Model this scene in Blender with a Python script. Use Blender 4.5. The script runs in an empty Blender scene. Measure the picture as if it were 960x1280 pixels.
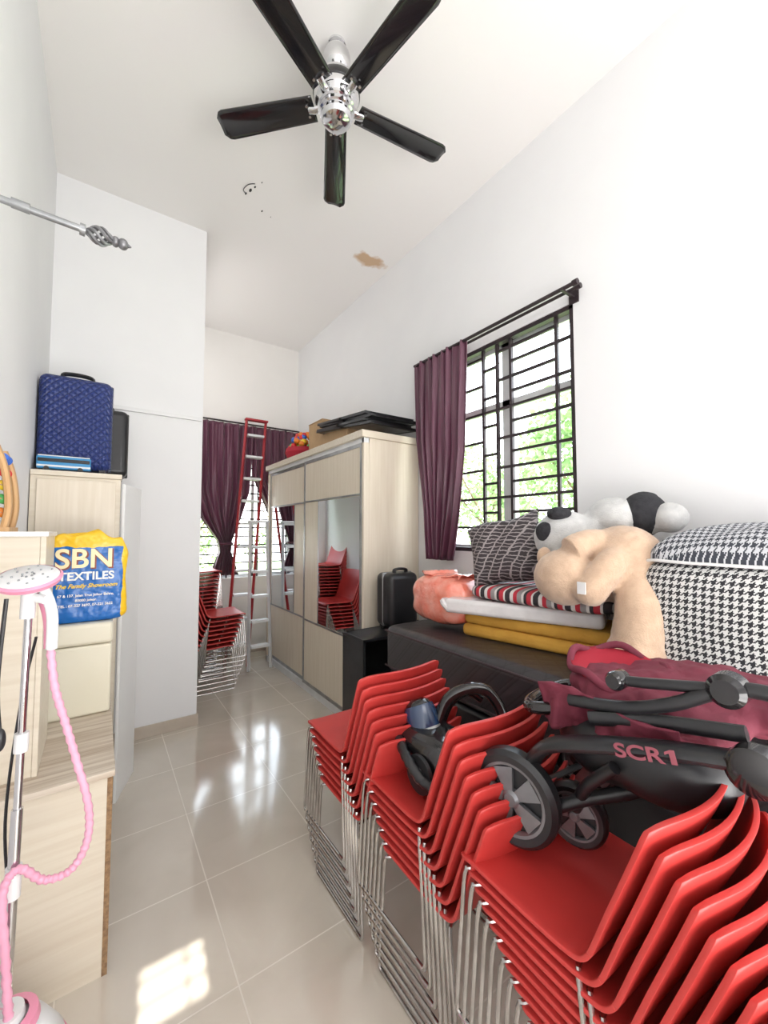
import bpy, math, random
from mathutils import Vector, Matrix
random.seed(7)
D=bpy.data; SC=bpy.context.scene
try: SC.view_settings.view_transform='Standard'
except Exception: pass
pi=math.pi
H=1.6; XL,XR=-.33,2.32; YB=5.48; YF=-2.6; ZC=4.24; PX,PY=.70,3.71

# ------------------------------------------------------------ materials
def newmat(n):
    m=D.materials.new(n); m.use_nodes=True
    nt=m.node_tree; return m,nt,nt.nodes['Principled BSDF']
def N(nt,t,**k):
    n=nt.nodes.new(t)
    for a,b in k.items(): setattr(n,a,b)
    return n
def ramp(nt,fac,stops,interp='LINEAR'):
    r=N(nt,'ShaderNodeValToRGB'); r.color_ramp.interpolation=interp
    e=r.color_ramp.elements
    while len(e)<len(stops): e.new(.5)
    for i,(p,c) in enumerate(stops): e[i].position=p; e[i].color=(*c,1)
    nt.links.new(fac,r.inputs[0]); return r.outputs[0]
def pm(name,c1,c2=None,scale=6,rough=.5,metal=0,bump=0,stretch=(1,1,1),bscale=None,coat=0,sheen=0,detail=4,trans=0):
    m,nt,b=newmat(name)
    if c2 is None: c2=tuple(min(1,x*.88) for x in c1)
    tc=N(nt,'ShaderNodeTexCoord'); mp=N(nt,'ShaderNodeMapping'); mp.inputs['Scale'].default_value=stretch
    nt.links.new(tc.outputs['Object'],mp.inputs[0])
    nz=N(nt,'ShaderNodeTexNoise'); nz.inputs['Scale'].default_value=scale; nz.inputs['Detail'].default_value=detail
    nt.links.new(mp.outputs[0],nz.inputs['Vector'])
    nt.links.new(ramp(nt,nz.outputs['Fac'],[(.35,c1),(.65,c2)]),b.inputs['Base Color'])
    b.inputs['Roughness'].default_value=rough; b.inputs['Metallic'].default_value=metal
    b.inputs['Coat Weight'].default_value=coat; b.inputs['Sheen Weight'].default_value=sheen
    if bump:
        n2=N(nt,'ShaderNodeTexNoise'); n2.inputs['Scale'].default_value=bscale or scale*4; n2.inputs['Detail'].default_value=6
        nt.links.new(mp.outputs[0],n2.inputs['Vector'])
        bp=N(nt,'ShaderNodeBump'); bp.inputs['Strength'].default_value=bump; bp.inputs['Distance'].default_value=.01
        nt.links.new(n2.outputs['Fac'],bp.inputs['Height']); nt.links.new(bp.outputs[0],b.inputs['Normal'])
    if trans: b.inputs['Transmission Weight'].default_value=trans
    return m
M={}
M['wall']=pm('wall_paint',(.84,.84,.845),(.81,.81,.82),1.5,.75,bump=.04,bscale=40)
M['farwall']=pm('far_wall_paint',(.84,.82,.79),(.81,.79,.76),1.5,.75)
M['chrome']=pm('chrome',(.75,.75,.76),(.68,.68,.70),4,.12,1)
M['legchrome']=pm('leg_chrome',(.64,.63,.62),(.46,.44,.43),9,.2,1)
M['black']=pm('black_plastic',(.012,.012,.014),(.02,.02,.022),8,.35)
M['blackgloss']=pm('black_gloss',(.008,.008,.01),(.014,.012,.012),8,.12,coat=.5)
M['blackmetal']=pm('black_iron',(.03,.022,.026),(.045,.03,.035),12,.45,.3)
M['red']=pm('red_plastic',(.56,.045,.04),(.49,.036,.032),5,.42,bump=.02,bscale=250)
M['alu']=pm('white_aluminium',(.78,.79,.80),(.70,.71,.72),5,.35,.1)
M['white']=pm('white_plastic',(.80,.80,.80),(.76,.76,.76),5,.3)
M['pink']=pm('pink_plastic',(.85,.32,.46),(.80,.27,.41),5,.3)
M['pinkhose']=pm('pink_hose',(.86,.42,.56),(.80,.36,.50),5,.4)
M['curtain']=pm('purple_satin',(.085,.022,.045),(.13,.036,.07),3,.38,sheen=.2,stretch=(1,1,.2))
M['panel']=pm('white_laminate',(.86,.86,.85),(.83,.83,.82),2,.35)
M['cream']=pm('cream_vinyl',(.74,.70,.57),(.70,.66,.52),3,.45)
M['yellow']=pm('mustard_cloth',(.70,.38,.06),(.60,.31,.045),7,.85,bump=.25,bscale=120)
M['plastwhite']=pm('plastic_wrap',(.82,.80,.80),(.70,.68,.68),9,.18,bump=.5,bscale=16,coat=.5)
M['card']=pm('cardboard',(.50,.33,.18),(.42,.27,.14),6,.8)
M['mirror']=pm('mirror_glass',(.74,.77,.80),(.72,.75,.78),1,.02,1)
M['ladderred']=pm('fibreglass_red',(.42,.03,.035),(.35,.02,.03),5,.45)
M['fur']=pm('beige_plush',(.66,.47,.33),(.57,.39,.27),26,.95,bump=.55,bscale=170,sheen=.4)
M['furw']=pm('white_plush',(.64,.64,.63),(.52,.52,.52),20,.95,bump=.55,bscale=170,sheen=.3)
M['furb']=pm('black_plush',(.018,.018,.022),(.035,.035,.04),35,.95,bump=.55,bscale=170)
M['maroon']=pm('maroon_cloth',(.14,.018,.035),(.20,.03,.055),6,.8,bump=.25,bscale=50)
M['redcloth']=pm('red_cloth',(.42,.015,.035),(.34,.012,.03),6,.8)
M['pinkbag']=pm('pink_plastic_bag',(.85,.19,.12),(.92,.45,.36),8,.15,bump=.6,bscale=26,coat=.8)
M['navy']=pm('blue_gloss_plastic',(.014,.045,.12),(.010,.03,.08),5,.22,coat=.8)
M['piping']=pm('dark_piping',(.05,.03,.035),(.04,.025,.03),5,.6)
M['chip']=pm('chipboard_edge',(.40,.25,.13),(.22,.13,.07),60,.9,bump=.5)
M['trunk']=pm('bark',(.16,.11,.07),(.10,.07,.04),12,.9,bump=.5)
M['grass']=pm('grass',(.30,.42,.18),(.38,.48,.24),3,.95)
M['leaf']=pm('leaves',(.20,.32,.13),(.36,.48,.25),1.5,.7)
M['rim']=pm('silver_rim',(.42,.43,.44),(.30,.31,.32),8,.32,.8)
M['wrim']=pm('grey_rim',(.24,.24,.25),(.17,.17,.18),8,.35,.6)
M['basetile']=pm('beige_tile_skirting',(.54,.47,.39),(.48,.41,.34),5,.3)
M['busblue']=pm('light_blue_paint',(.05,.28,.55),(.04,.24,.50),5,.3)
M['gold']=pm('yellow_print',(.90,.62,.02),(.88,.58,.02),5,.5)
M['wprint']=pm('white_print',(.92,.90,.84),(.90,.88,.82),5,.5)
M['cprint']=pm('cream_gold_print',(.90,.80,.50),(.88,.76,.44),5,.5)
M['dprint']=pm('dark_red_outline_print',(.25,.06,.03),(.22,.05,.03),5,.5)
M['pprint']=pm('dull_red_print',(.25,.06,.08),(.22,.05,.07),5,.6)
M['wood']=pm('toy_wood',(.62,.38,.18),(.52,.30,.13),5,.5,stretch=(6,6,1))
for nm,c in (('b_red',(.7,.03,.03)),('b_yellow',(.85,.6,.03)),('b_green',(.08,.45,.1)),('b_blue',(.04,.15,.6)),('b_orange',(.85,.25,.03))):
    M[nm]=pm('paint'+nm[1:],c,rough=.3)
def mk_laminate(name,c1,c2,ax):
    st={'z':(22,22,.9),'x':(.9,22,22),'y':(22,.9,22)}[ax]
    return pm(name,c1,c2,2.2,.38,bump=.03,stretch=st,detail=8)
M['lam']=mk_laminate('pale_ash_laminate',(.77,.69,.57),(.71,.625,.50),'z')
M['lamx']=mk_laminate('cream_laminate',(.74,.67,.55),(.68,.60,.48),'x')
M['marble']=mk_laminate('wood_grain_top',(.68,.60,.50),(.45,.35,.26),'x')
# floor
def floor_mat():
    m,nt,b=newmat('glazed_floor_tiles')
    tc=N(nt,'ShaderNodeTexCoord'); mp=N(nt,'ShaderNodeMapping'); mp.inputs['Location'].default_value=(-.447+.529*4,-2.055+.529*12,0)
    nt.links.new(tc.outputs['Object'],mp.inputs[0])
    br=N(nt,'ShaderNodeTexBrick',offset=0,squash=1); br.inputs['Scale'].default_value=1
    br.inputs['Brick Width'].default_value=.529; br.inputs['Row Height'].default_value=.529
    br.inputs['Mortar Size'].default_value=.0026; br.inputs['Mortar Smooth'].default_value=.1; br.inputs['Bias'].default_value=0
    nt.links.new(mp.outputs[0],br.inputs['Vector'])
    nz=N(nt,'ShaderNodeTexNoise'); nz.inputs['Scale'].default_value=2.5; nz.inputs['Detail'].default_value=8; nz.inputs['Distortion'].default_value=.8
    nt.links.new(tc.outputs['Object'],nz.inputs['Vector'])
    c=ramp(nt,nz.outputs['Fac'],[(.3,(.59,.53,.445)),(.7,(.68,.62,.535))])
    nt.links.new(c,br.inputs['Color1']); nt.links.new(c,br.inputs['Color2']); br.inputs['Mortar'].default_value=(.73,.68,.60,1)
    nt.links.new(br.outputs['Color'],b.inputs['Base Color'])
    nt.links.new(ramp(nt,br.outputs['Fac'],[(0,(.13,)*3),(1,(.6,)*3)]),b.inputs['Roughness'])
    b.inputs['Specular IOR Level'].default_value=.9; b.inputs['Coat Weight'].default_value=.8; b.inputs['Coat Roughness'].default_value=.10
    return m
M['floor']=floor_mat()
def ceil_mat():
    m,nt,b=newmat('ceiling_paint')
    tc=N(nt,'ShaderNodeTexCoord')
    nz=N(nt,'ShaderNodeTexNoise'); nz.inputs['Scale'].default_value=9; nz.inputs['Detail'].default_value=5
    nt.links.new(tc.outputs['Object'],nz.inputs['Vector'])
    vm=N(nt,'ShaderNodeVectorMath',operation='SUBTRACT'); vm.inputs[1].default_value=(2.07,3.20,ZC)
    nt.links.new(tc.outputs['Object'],vm.inputs[0])
    sc=N(nt,'ShaderNodeVectorMath',operation='MULTIPLY'); sc.inputs[1].default_value=(.9,1.7,0); nt.links.new(vm.outputs[0],sc.inputs[0])
    ln=N(nt,'ShaderNodeVectorMath',operation='LENGTH'); nt.links.new(sc.outputs[0],ln.inputs[0])
    ad=N(nt,'ShaderNodeMath',operation='MULTIPLY_ADD'); ad.inputs[1].default_value=.25; nt.links.new(nz.outputs['Fac'],ad.inputs[0]); nt.links.new(ln.outputs['Value'],ad.inputs[2])
    f=ramp(nt,ad.outputs[0],[(.22,(1,1,1)),(.28,(0,0,0))])
    mx=N(nt,'ShaderNodeMix',data_type='RGBA'); nt.links.new(f,mx.inputs[0]); mx.inputs[6].default_value=(.88,.86,.84,1); mx.inputs[7].default_value=(.60,.42,.27,1)
    nt.links.new(mx.outputs[2],b.inputs['Base Color']); b.inputs['Roughness'].default_value=.85
    return m
M['ceil']=ceil_mat()
def coords(nt): 
    tc=N(nt,'ShaderNodeTexCoord'); s=N(nt,'ShaderNodeSeparateXYZ'); nt.links.new(tc.outputs['Object'],s.inputs[0]); return s,tc
def mth(nt,op,a,b_=None):
    n=N(nt,'ShaderNodeMath',operation=op)
    for i,x in enumerate((a,b_)):
        if x is None: continue
        if isinstance(x,(int,float)): n.inputs[i].default_value=x
        else: nt.links.new(x,n.inputs[i])
    return n.outputs[0]
def hound(name,cell,dark,light,top=False):
    m,nt,b=newmat(name); s,tc=coords(nt)
    if top: X_=s.outputs[0]; Y_=s.outputs[1]
    else: X_=mth(nt,'ADD',s.outputs[0],s.outputs[1]); Y_=s.outputs[2]
    fx=mth(nt,'FLOOR',mth(nt,'DIVIDE',mth(nt,'ADD',X_,10),cell)); fy=mth(nt,'FLOOR',mth(nt,'DIVIDE',mth(nt,'ADD',Y_,10),cell))
    tw=mth(nt,'LESS_THAN',mth(nt,'MODULO',mth(nt,'ADD',fx,fy),4),2)
    wa=mth(nt,'LESS_THAN',mth(nt,'MODULO',fx,8),4); we=mth(nt,'LESS_THAN',mth(nt,'MODULO',fy,8),4)
    v=mth(nt,'ADD',mth(nt,'MULTIPLY',tw,wa),mth(nt,'MULTIPLY',mth(nt,'SUBTRACT',1,tw),we))
    nt.links.new(ramp(nt,v,[(.4,dark),(.6,light)]),b.inputs['Base Color']); b.inputs['Roughness'].default_value=.8
    return m
M['hound']=hound('houndstooth_cloth',.0033,(.02,.02,.025),(.66,.66,.65))
M['houndtop']=hound('fine_check_cloth',.0026,(.04,.045,.06),(.58,.59,.62),True)
def stripes(name,axis,period,stops,distort=0,nsc=2):
    m,nt,b=newmat(name); s,tc=coords(nt)
    v=s.outputs[axis]
    if distort:
        nz=N(nt,'ShaderNodeTexNoise'); nz.inputs['Scale'].default_value=nsc; nz.inputs['Detail'].default_value=2; nt.links.new(tc.outputs['Object'],nz.inputs['Vector'])
        v=mth(nt,'ADD',v,mth(nt,'MULTIPLY',nz.outputs['Fac'],distort))
    fr=mth(nt,'FRACT',mth(nt,'DIVIDE',mth(nt,'ADD',v,10),period))
    nt.links.new(ramp(nt,fr,stops,'CONSTANT'),b.inputs['Base Color']); b.inputs['Roughness'].default_value=.75
    return m
W_=(.70,.66,.64);K_=(.03,.025,.03);R_=(.5,.03,.05);G_=(.30,.28,.28)
M['stripe']=stripes('striped_cloth',1,.16,[(0,W_),(.12,K_),(.30,W_),(.36,R_),(.52,K_),(.62,W_),(.7,G_),(.86,R_)])
def plaid():
    m,nt,b=newmat('dark_plaid_cloth'); s,tc=coords(nt)
    nz=N(nt,'ShaderNodeTexNoise'); nz.inputs['Scale'].default_value=15; nz.inputs['Detail'].default_value=3; nt.links.new(tc.outputs['Object'],nz.inputs['Vector'])
    ds=mth(nt,'MULTIPLY',nz.outputs['Fac'],.035)
    def ln(v,per,wd): return mth(nt,'LESS_THAN',mth(nt,'FRACT',mth(nt,'DIVIDE',mth(nt,'ADD',mth(nt,'ADD',v,ds),10),per)),wd)
    a=ln(mth(nt,'ADD',s.outputs[1],mth(nt,'MULTIPLY',s.outputs[2],.3)),.052,.16); c=ln(s.outputs[2],.021,.24)
    v=mth(nt,'MAXIMUM',a,c)
    nt.links.new(ramp(nt,v,[(.4,(.038,.028,.032)),(.6,(.34,.30,.30))]),b.inputs['Base Color']); b.inputs['Roughness'].default_value=.7
    return m
M['zebra']=plaid()
def quilt(name,c,line,scale,rough,bs=.7,coat=0):
    m,nt,b=newmat(name); s,tc=coords(nt)
    a=mth(nt,'ADD',mth(nt,'ADD',s.outputs[0],s.outputs[1]),s.outputs[2]); d=mth(nt,'SUBTRACT',mth(nt,'SUBTRACT',s.outputs[0],s.outputs[1]),s.outputs[2])
    w1=mth(nt,'ABSOLUTE',mth(nt,'SINE',mth(nt,'MULTIPLY',a,scale))); w2=mth(nt,'ABSOLUTE',mth(nt,'SINE',mth(nt,'MULTIPLY',d,scale)))
    h=mth(nt,'MINIMUM',w1,w2)
    nt.links.new(ramp(nt,h,[(.02,line),(.22,c)]),b.inputs['Base Color'])
    if bs:
        bp=N(nt,'ShaderNodeBump'); bp.inputs['Strength'].default_value=bs; bp.inputs['Distance'].default_value=.008
        nt.links.new(h,bp.inputs['Height']); nt.links.new(bp.outputs[0],b.inputs['Normal'])
    b.inputs['Roughness'].default_value=rough; b.inputs['Coat Weight'].default_value=coat
    return m
M['bluequilt']=quilt('quilted_blue',(.018,.036,.17),(.007,.013,.055),75,.35)
M['blackquilt']=quilt('quilted_dark_cloth',(.034,.030,.033),(.020,.017,.019),30,.42,.10,.15)
def bagmat():
    m,nt,b=newmat('printed_shopping_bag'); s,tc=coords(nt)
    nz=N(nt,'ShaderNodeTexNoise'); nz.inputs['Scale'].default_value=14; nt.links.new(tc.outputs['Object'],nz.inputs['Vector'])
    e=mth(nt,'MULTIPLY',nz.outputs['Fac'],.035)
    k1=mth(nt,'GREATER_THAN',mth(nt,'ADD',s.outputs[2],e),.385); k2=mth(nt,'GREATER_THAN',mth(nt,'ADD',mth(nt,'ABSOLUTE',s.outputs[0]),e),.162)
    k=mth(nt,'MAXIMUM',k1,k2)
    nt.links.new(ramp(nt,k,[(.4,(.008,.13,.45)),(.6,(.85,.52,.02))]),b.inputs['Base Color']); b.inputs['Roughness'].default_value=.3
    n2=N(nt,'ShaderNodeTexNoise'); n2.inputs['Scale'].default_value=13; nt.links.new(tc.outputs['Object'],n2.inputs['Vector'])
    bp=N(nt,'ShaderNodeBump'); bp.inputs['Strength'].default_value=.8; bp.inputs['Distance'].default_value=.025
    nt.links.new(n2.outputs['Fac'],bp.inputs['Height']); nt.links.new(bp.outputs[0],b.inputs['Normal'])
    return m
M['bag']=bagmat()

# ------------------------------------------------------------ geometry builder
def smooth(pts,k=6,closed=False):
    P=[Vector(p) for p in pts]; n=len(P); o=[]
    rng=n if closed else n-1
    for i in range(rng):
        p0=P[(i-1)%n] if (closed or i>0) else P[0]; p1=P[i]; p2=P[(i+1)%n]; p3=P[(i+2)%n] if (closed or i+2<n) else P[-1]
        for j in range(k):
            t=j/k
            o.append(.5*((2*p1)+(-p0+p2)*t+(2*p0-5*p1+4*p2-p3)*t*t+(-p0+3*p1-3*p2+p3)*t**3))
    if not closed: o.append(P[-1])
    return o
class B:
    def __init__(s): s.v=[]; s.f=[]; s.m=[]
    def add(s,v,f,mi=0):
        o=len(s.v); s.v+= [tuple(x) for x in v]; s.f+=[tuple(i+o for i in q) for q in f]; s.m+=[mi]*len(f); return s
    def box(s,x0,x1,y0,y1,z0,z1,mi=0,T=None):
        v=[Vector((x,y,z)) for z in (z0,z1) for x,y in ((x0,y0),(x1,y0),(x1,y1),(x0,y1))]
        if T: v=[T@p for p in v]
        return s.add(v,[(3,2,1,0),(4,5,6,7),(0,1,5,4),(1,2,6,5),(2,3,7,6),(3,0,4,7)],mi)
    def tube(s,pts,r,n=10,closed=False,mi=0,flat=1,caps=True):
        P=[Vector(p) for p in pts]; m=len(P); v=[]; f=[]
        up=None
        for i in range(m):
            a=P[(i-1)%m] if (closed or i>0) else P[i]; c=P[(i+1)%m] if (closed or i<m-1) else P[i]
            t=(c-a).normalized()
            if up is None:
                up=Vector((0,0,1)) if abs(t.z)<.9 else Vector((1,0,0))
            sd=t.cross(up).normalized(); up=sd.cross(t).normalized()
            rr=r(i/(m-1)) if callable(r) else r
            for j in range(n):
                a_=2*pi*j/n; v.append(P[i]+sd*math.cos(a_)*rr*flat+up*math.sin(a_)*rr)
        for i in range(m if closed else m-1):
            for j in range(n):
                k=(i+1)%m; f.append((i*n+j,k*n+j,k*n+(j+1)%n,i*n+(j+1)%n))
        if not closed and caps:
            f.append(tuple(range(n))); f.append(tuple((m-1)*n+j for j in reversed(range(n))))
        return s.add(v,f,mi)
    def cyl(s,a,b,r,r2=None,n=20,mi=0):
        r2=r if r2 is None else r2
        return s.tube([a,b],lambda t:r+(r2-r)*t,n,mi=mi)
    def ell(s,c,rad,nu=24,nv=14,e=1.0,e2=1.0,mi=0,T=None,fn=None):
        sg=lambda x,p:math.copysign(abs(x)**p,x); v=[];f=[]
        for i in range(nv+1):
            ph=-pi/2+pi*i/nv
            for j in range(nu):
                th=2*pi*j/nu
                p=Vector((sg(math.cos(ph),e)*sg(math.cos(th),e2),sg(math.cos(ph),e)*sg(math.sin(th),e2),sg(math.sin(ph),e)))
                p=Vector((p.x*rad[0],p.y*rad[1],p.z*rad[2]))
                if fn: p=fn(p)
                if T: p=T@p
                v.append(p+Vector(c))
        for i in range(nv):
            for j in range(nu):
                f.append((i*nu+j,i*nu+(j+1)%nu,(i+1)*nu+(j+1)%nu,(i+1)*nu+j))
        return s.add(v,f,mi)
    def lathe(s,prof,c=(0,0,0),n=28,mi=0,T=None):
        v=[];f=[];m=len(prof)
        for r,z in prof:
            for j in range(n):
                p=Vector((r*math.cos(2*pi*j/n),r*math.sin(2*pi*j/n),z))
                if T: p=T@p
                v.append(p+Vector(c))
        for i in range(m-1):
            for j in range(n): f.append((i*n+j,i*n+(j+1)%n,(i+1)*n+(j+1)%n,(i+1)*n+j))
        return s.add(v,f,mi)
    def grid(s,fn,nu,nv,mi=0):
        v=[fn(i/nu,j/nv) for i in range(nu+1) for j in range(nv+1)]
        f=[(i*(nv+1)+j,(i+1)*(nv+1)+j,(i+1)*(nv+1)+j+1,i*(nv+1)+j+1) for i in range(nu) for j in range(nv)]
        return s.add(v,f,mi)
    def prism(s,pts,d,mi=0):
        n=len(pts); v=[(x,y,0) for x,y in pts]+[(x,y,d) for x,y in pts]
        return s.add(v,[tuple(reversed(range(n))),tuple(range(n,2*n))]+[(i,(i+1)%n,n+(i+1)%n,n+i) for i in range(n)],mi)
    def out(s,name,mat,parent=None,loc=(0,0,0),rot=(0,0,0),bevel=0,seg=2,solid=0,sub=0,label=None,flat=False,remesh=0,disp=0,fixn=True):
        me=D.meshes.new(name); me.from_pydata(s.v,[],s.f); 
        mats=mat if isinstance(mat,(list,tuple)) else [mat]
        for k in mats: me.materials.append(M[k] if isinstance(k,str) else k)
        for p,i in zip(me.polygons,s.m): p.material_index=i; p.use_smooth=not flat
        import bmesh
        bm=bmesh.new(); bm.from_mesh(me); bmesh.ops.remove_doubles(bm,verts=bm.verts,dist=1e-6)
        if fixn: bmesh.ops.recalc_face_normals(bm,faces=bm.faces)
        for e in bm.edges:
            if len(e.link_faces)==2 and e.calc_face_angle(0)>.7: e.smooth=False
        bm.to_mesh(me); bm.free()
        o=D.objects.new(name,me); SC.collection.objects.link(o); o.location=loc; o.rotation_euler=rot
        if parent: o.parent=parent
        if remesh:
            r=o.modifiers.new('r','REMESH'); r.mode='VOXEL'; r.voxel_size=remesh; r.use_smooth_shade=True
            sm=o.modifiers.new('s','SMOOTH'); sm.iterations=6
        if solid: q=o.modifiers.new('s','SOLIDIFY'); q.thickness=solid; q.offset=0
        if bevel: q=o.modifiers.new('b','BEVEL'); q.width=bevel; q.segments=seg; q.limit_method='ANGLE'
        if sub: q=o.modifiers.new('u','SUBSURF'); q.levels=sub; q.render_levels=sub
        if disp:
            tx=D.textures.new(name+'_t','CLOUDS'); tx.noise_scale=disp[1]; q=o.modifiers.new('d','DISPLACE'); q.texture=tx; q.strength=disp[0]; q.texture_coords='LOCAL'
        if label: o['label']=label
        return o
def thing(name,label,cat,loc=(0,0,0),rz=0,group=None):
    e=D.objects.new(name,None); e.empty_display_size=.1; SC.collection.objects.link(e); e.location=loc; e.rotation_euler=(0,0,rz)
    e['label']=label; e['category']=cat
    if group: e['group']=group
    return e
def tag(o,label,cat,group=None):
    o['label']=label; o['category']=cat
    if group: o['group']=group
    return o
def struct(o): o['kind']='structure'; return o
def text(body,size,mat,parent,mw,name='printed_text',bold=0,align='CENTER',shear=0):
    cu=D.curves.new('t','FONT'); cu.body=body; cu.size=size; cu.align_x=align; cu.extrude=.0008; cu.offset=bold; cu.shear=shear
    ob=D.objects.new('t',cu); SC.collection.objects.link(ob)
    dg=bpy.context.evaluated_depsgraph_get(); me=D.meshes.new_from_object(ob.evaluated_get(dg)); D.objects.remove(ob)
    me.materials.clear(); me.materials.append(M[mat])
    o=D.objects.new(name,me); SC.collection.objects.link(o); o.parent=parent; o.matrix_local=mw; return o
def basis(x,y,o):
    x=Vector(x).normalized(); y=Vector(y).normalized(); z=x.cross(y)
    m=Matrix((x,y,z)).transposed().to_4x4(); m.translation=Vector(o); return m

# ------------------------------------------------------------ room
T_=.15
struct(B().box(XL-T_,XR+T_,YF-T_,YB+T_,-.1,0).out('floor','floor'))
struct(B().box(XL-T_,XR+T_,YF-T_,YB+T_,ZC,ZC+.12).out('ceiling','ceil'))
struct(B().box(XL-T_,XL,YF,PY,0,ZC).out('wall_left','wall'))
WY0,WY1,WZ0,WZ1=1.30,2.48,1.45,3.0
struct(B().box(XR,XR+T_,YF,WY0,0,ZC).box(XR,XR+T_,WY1,YB,0,ZC).box(XR,XR+T_,WY0,WY1,0,WZ0).box(XR,XR+T_,WY0,WY1,WZ1,ZC).out('wall_right','wall'))
struct(B().box(XL-T_,PX,PY,YB,0,ZC).out('wall_partition','wall'))
BX0,BX1,BZ0,BZ1=.86,2.14,1.0,2.92
struct(B().box(PX,BX0,YB,YB+T_,0,ZC).box(BX1,XR+T_,YB,YB+T_,0,ZC).box(BX0,BX1,YB,YB+T_,0,BZ0).box(BX0,BX1,YB,YB+T_,BZ1,ZC).out('wall_back','farwall'))
vx0,vx1,vz0,vz1=-.285,-.065,3.13,3.39
wf=B().box(XL-T_,vx0,YF-T_,YF,0,ZC).box(vx1,XR+T_,YF-T_,YF,0,ZC).box(vx0,vx1,YF-T_,YF,0,vz0).box(vx0,vx1,YF-T_,YF,vz1,ZC)
for z in (3.19,3.255,3.32): wf.box(vx0,vx1,YF-.02,YF-.01,z,z+.010)
wf.box(-.13,-.12,YF-.02,YF-.01,vz0,vz1)
struct(wf.out('wall_front','wall'))
struct(B().box(XL,PX+.012,PY-.012,PY,0,.09).box(PX,PX+.012,PY,YB,0,.09).out('baseboard_partition','basetile',bevel=.002))
struct(B().box(PX+.012,XR,YB-.012,YB,0,.09).out('baseboard_back','basetile'))
struct(B().box(XR-.012,XR,YF,YB-.012,0,.09).out('baseboard_right','basetile'))
struct(B().box(-.02,PX-.01,PY-.02,PY,2.545,2.575).out('trim_1','white'))
o=B()
for (x,y,r) in ((.88,3.05,.02),(.90,3.0,.012),(.86,3.1,.014),(1.02,3.2,.012),(.93,2.93,.008),(1.1,3.22,.006)):
    o.ell((x,y,ZC-.001),(r*.5,r,.002),10,6)
o.tube(smooth([(.86,3.1,ZC-.002),(.83,3.06,ZC-.012),(.85,3.0,ZC-.006),(.89,2.97,ZC-.002)]),.003,6)
struct(o.out('trim_2','black'))

# right window
wo=B()
x0=XR+.01
for a,b in ((WY0,WY0+.03),(WY1-.03,WY1)): wo.box(x0,x0+.05,a,b,WZ0,WZ1)
for a,b in ((WZ0,WZ0+.03),(WZ1-.03,WZ1)): wo.box(x0,x0+.05,WY0,WY1,a,b)
vs=[1.43,1.78,1.90,2.03]
for y in vs: wo.box(x0+.010,x0+.032,y-.010,y+.010,WZ0,WZ1)
zs=[WZ0+.075+.107*i for i in range(14)]
hb_=.009
for i,z in enumerate(zs):
    a,b=(WY0,WY1) if i in (3,9) else (1.43,1.78)
    wo.box(x0+.012,x0+.030,a,b,z-hb_,z+hb_)
    if i%2==0:
        wo.box(x0+.012,x0+.030,WY0,1.43,z-hb_,z+hb_); wo.box(x0+.012,x0+.030,1.90,2.03,z-hb_,z+hb_)
    elif i not in (3,9): wo.box(x0+.012,x0+.030,1.78,1.90,z-hb_,z+hb_); wo.box(x0+.012,x0+.030,2.03,WY1,z-hb_,z+hb_)
ax=XR+.085
for a,b in ((WY0,WY0+.05),(WY1-.05,WY1),(1.80,1.90)): wo.box(ax,ax+.04,a,b,WZ0,WZ1,1)
for a,b in ((WZ0,WZ0+.05),(WZ1-.05,WZ1),(2.50,2.56)): wo.box(ax,ax+.04,WY0,WY1,a,b,1)
struct(wo.out('window_1',['blackmetal','alu']))
# back window
wo=B(); y0=YB+.02
for a,b in ((BX0,BX0+.04),(BX1-.04,BX1),(1.28,1.32),(1.68,1.72)): wo.box(a,b,y0+.05,y0+.09,BZ0,BZ1,1)
for a,b in ((BZ0,BZ0+.04),(BZ1-.04,BZ1),(2.3,2.34)): wo.box(BX0,BX1,y0+.05,y0+.09,a,b,1)
z=BZ0+.08
while z<BZ1: wo.box(BX0,BX1,y0,y0+.014,z-.009,z+.009); z+=.115
for x in (BX0+.1,BX0+.5,BX0+.9,BX1-.08): wo.box(x-.009,x+.009,y0,y0+.014,BZ0,BZ1)
struct(wo.out('window_2',['blackmetal','alu']))

# curtains
def lerpk(v,ks):
    for (a,x),(b,y) in zip(ks,ks[1:]):
        if v<=b: return x+(y-x)*(v-a)/(b-a)
    return ks[-1][1]
def curtain(name,fix,axis,lo,hi,zt,zb,pl,amp):
    def fn(u,v):
        a=lerpk(v,lo); b=lerpk(v,hi); w=(b-a)/(hi[0][1]-lo[0][1])
        p=a+(b-a)*u+ .012*math.sin(5*v+u*9)*v; q=fix+amp*(.5+.6*(1-abs(w)))*math.sin(u*2*pi*pl+1.2*math.sin(3*v+u*4))+.01*math.sin(u*pl*9)
        z=zt+(zb-zt)*v
        return (q,p,z) if axis=='y' else (p,q,z)
    return B().grid(fn,pl*12,40).out(name,'curtain',solid=.003)
c=thing('curtain','dark purple satin curtain drawn aside at the barred window','curtain',(XR-.12,2.4,3.0))
o=curtain('curtain_panel',0,'y',[(0,2.06-2.4),(.5,2.10-2.4),(.8,2.18-2.4),(1,2.25-2.4)],[(0,2.66-2.4),(.4,2.64-2.4),(1,2.50-2.4)],.045,-1.62,8,.028)
o.parent=c
c2=thing('curtain','dark purple curtain tied back at the far window','curtain',(1.3,YB-.12,3.0))
o=curtain('curtain_panel',0,'x',[(0,.82-1.3),(.45,.86-1.3),(.62,1.0-1.3),(.78,1.22-1.3),(.85,1.24-1.3),(1,1.14-1.3)],[(0,1.64-1.3),(.45,1.60-1.3),(.62,1.50-1.3),(.78,1.38-1.3),(.85,1.37-1.3),(1,1.47-1.3)],0,-1.95,9,.03)
o.parent=c2
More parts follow.
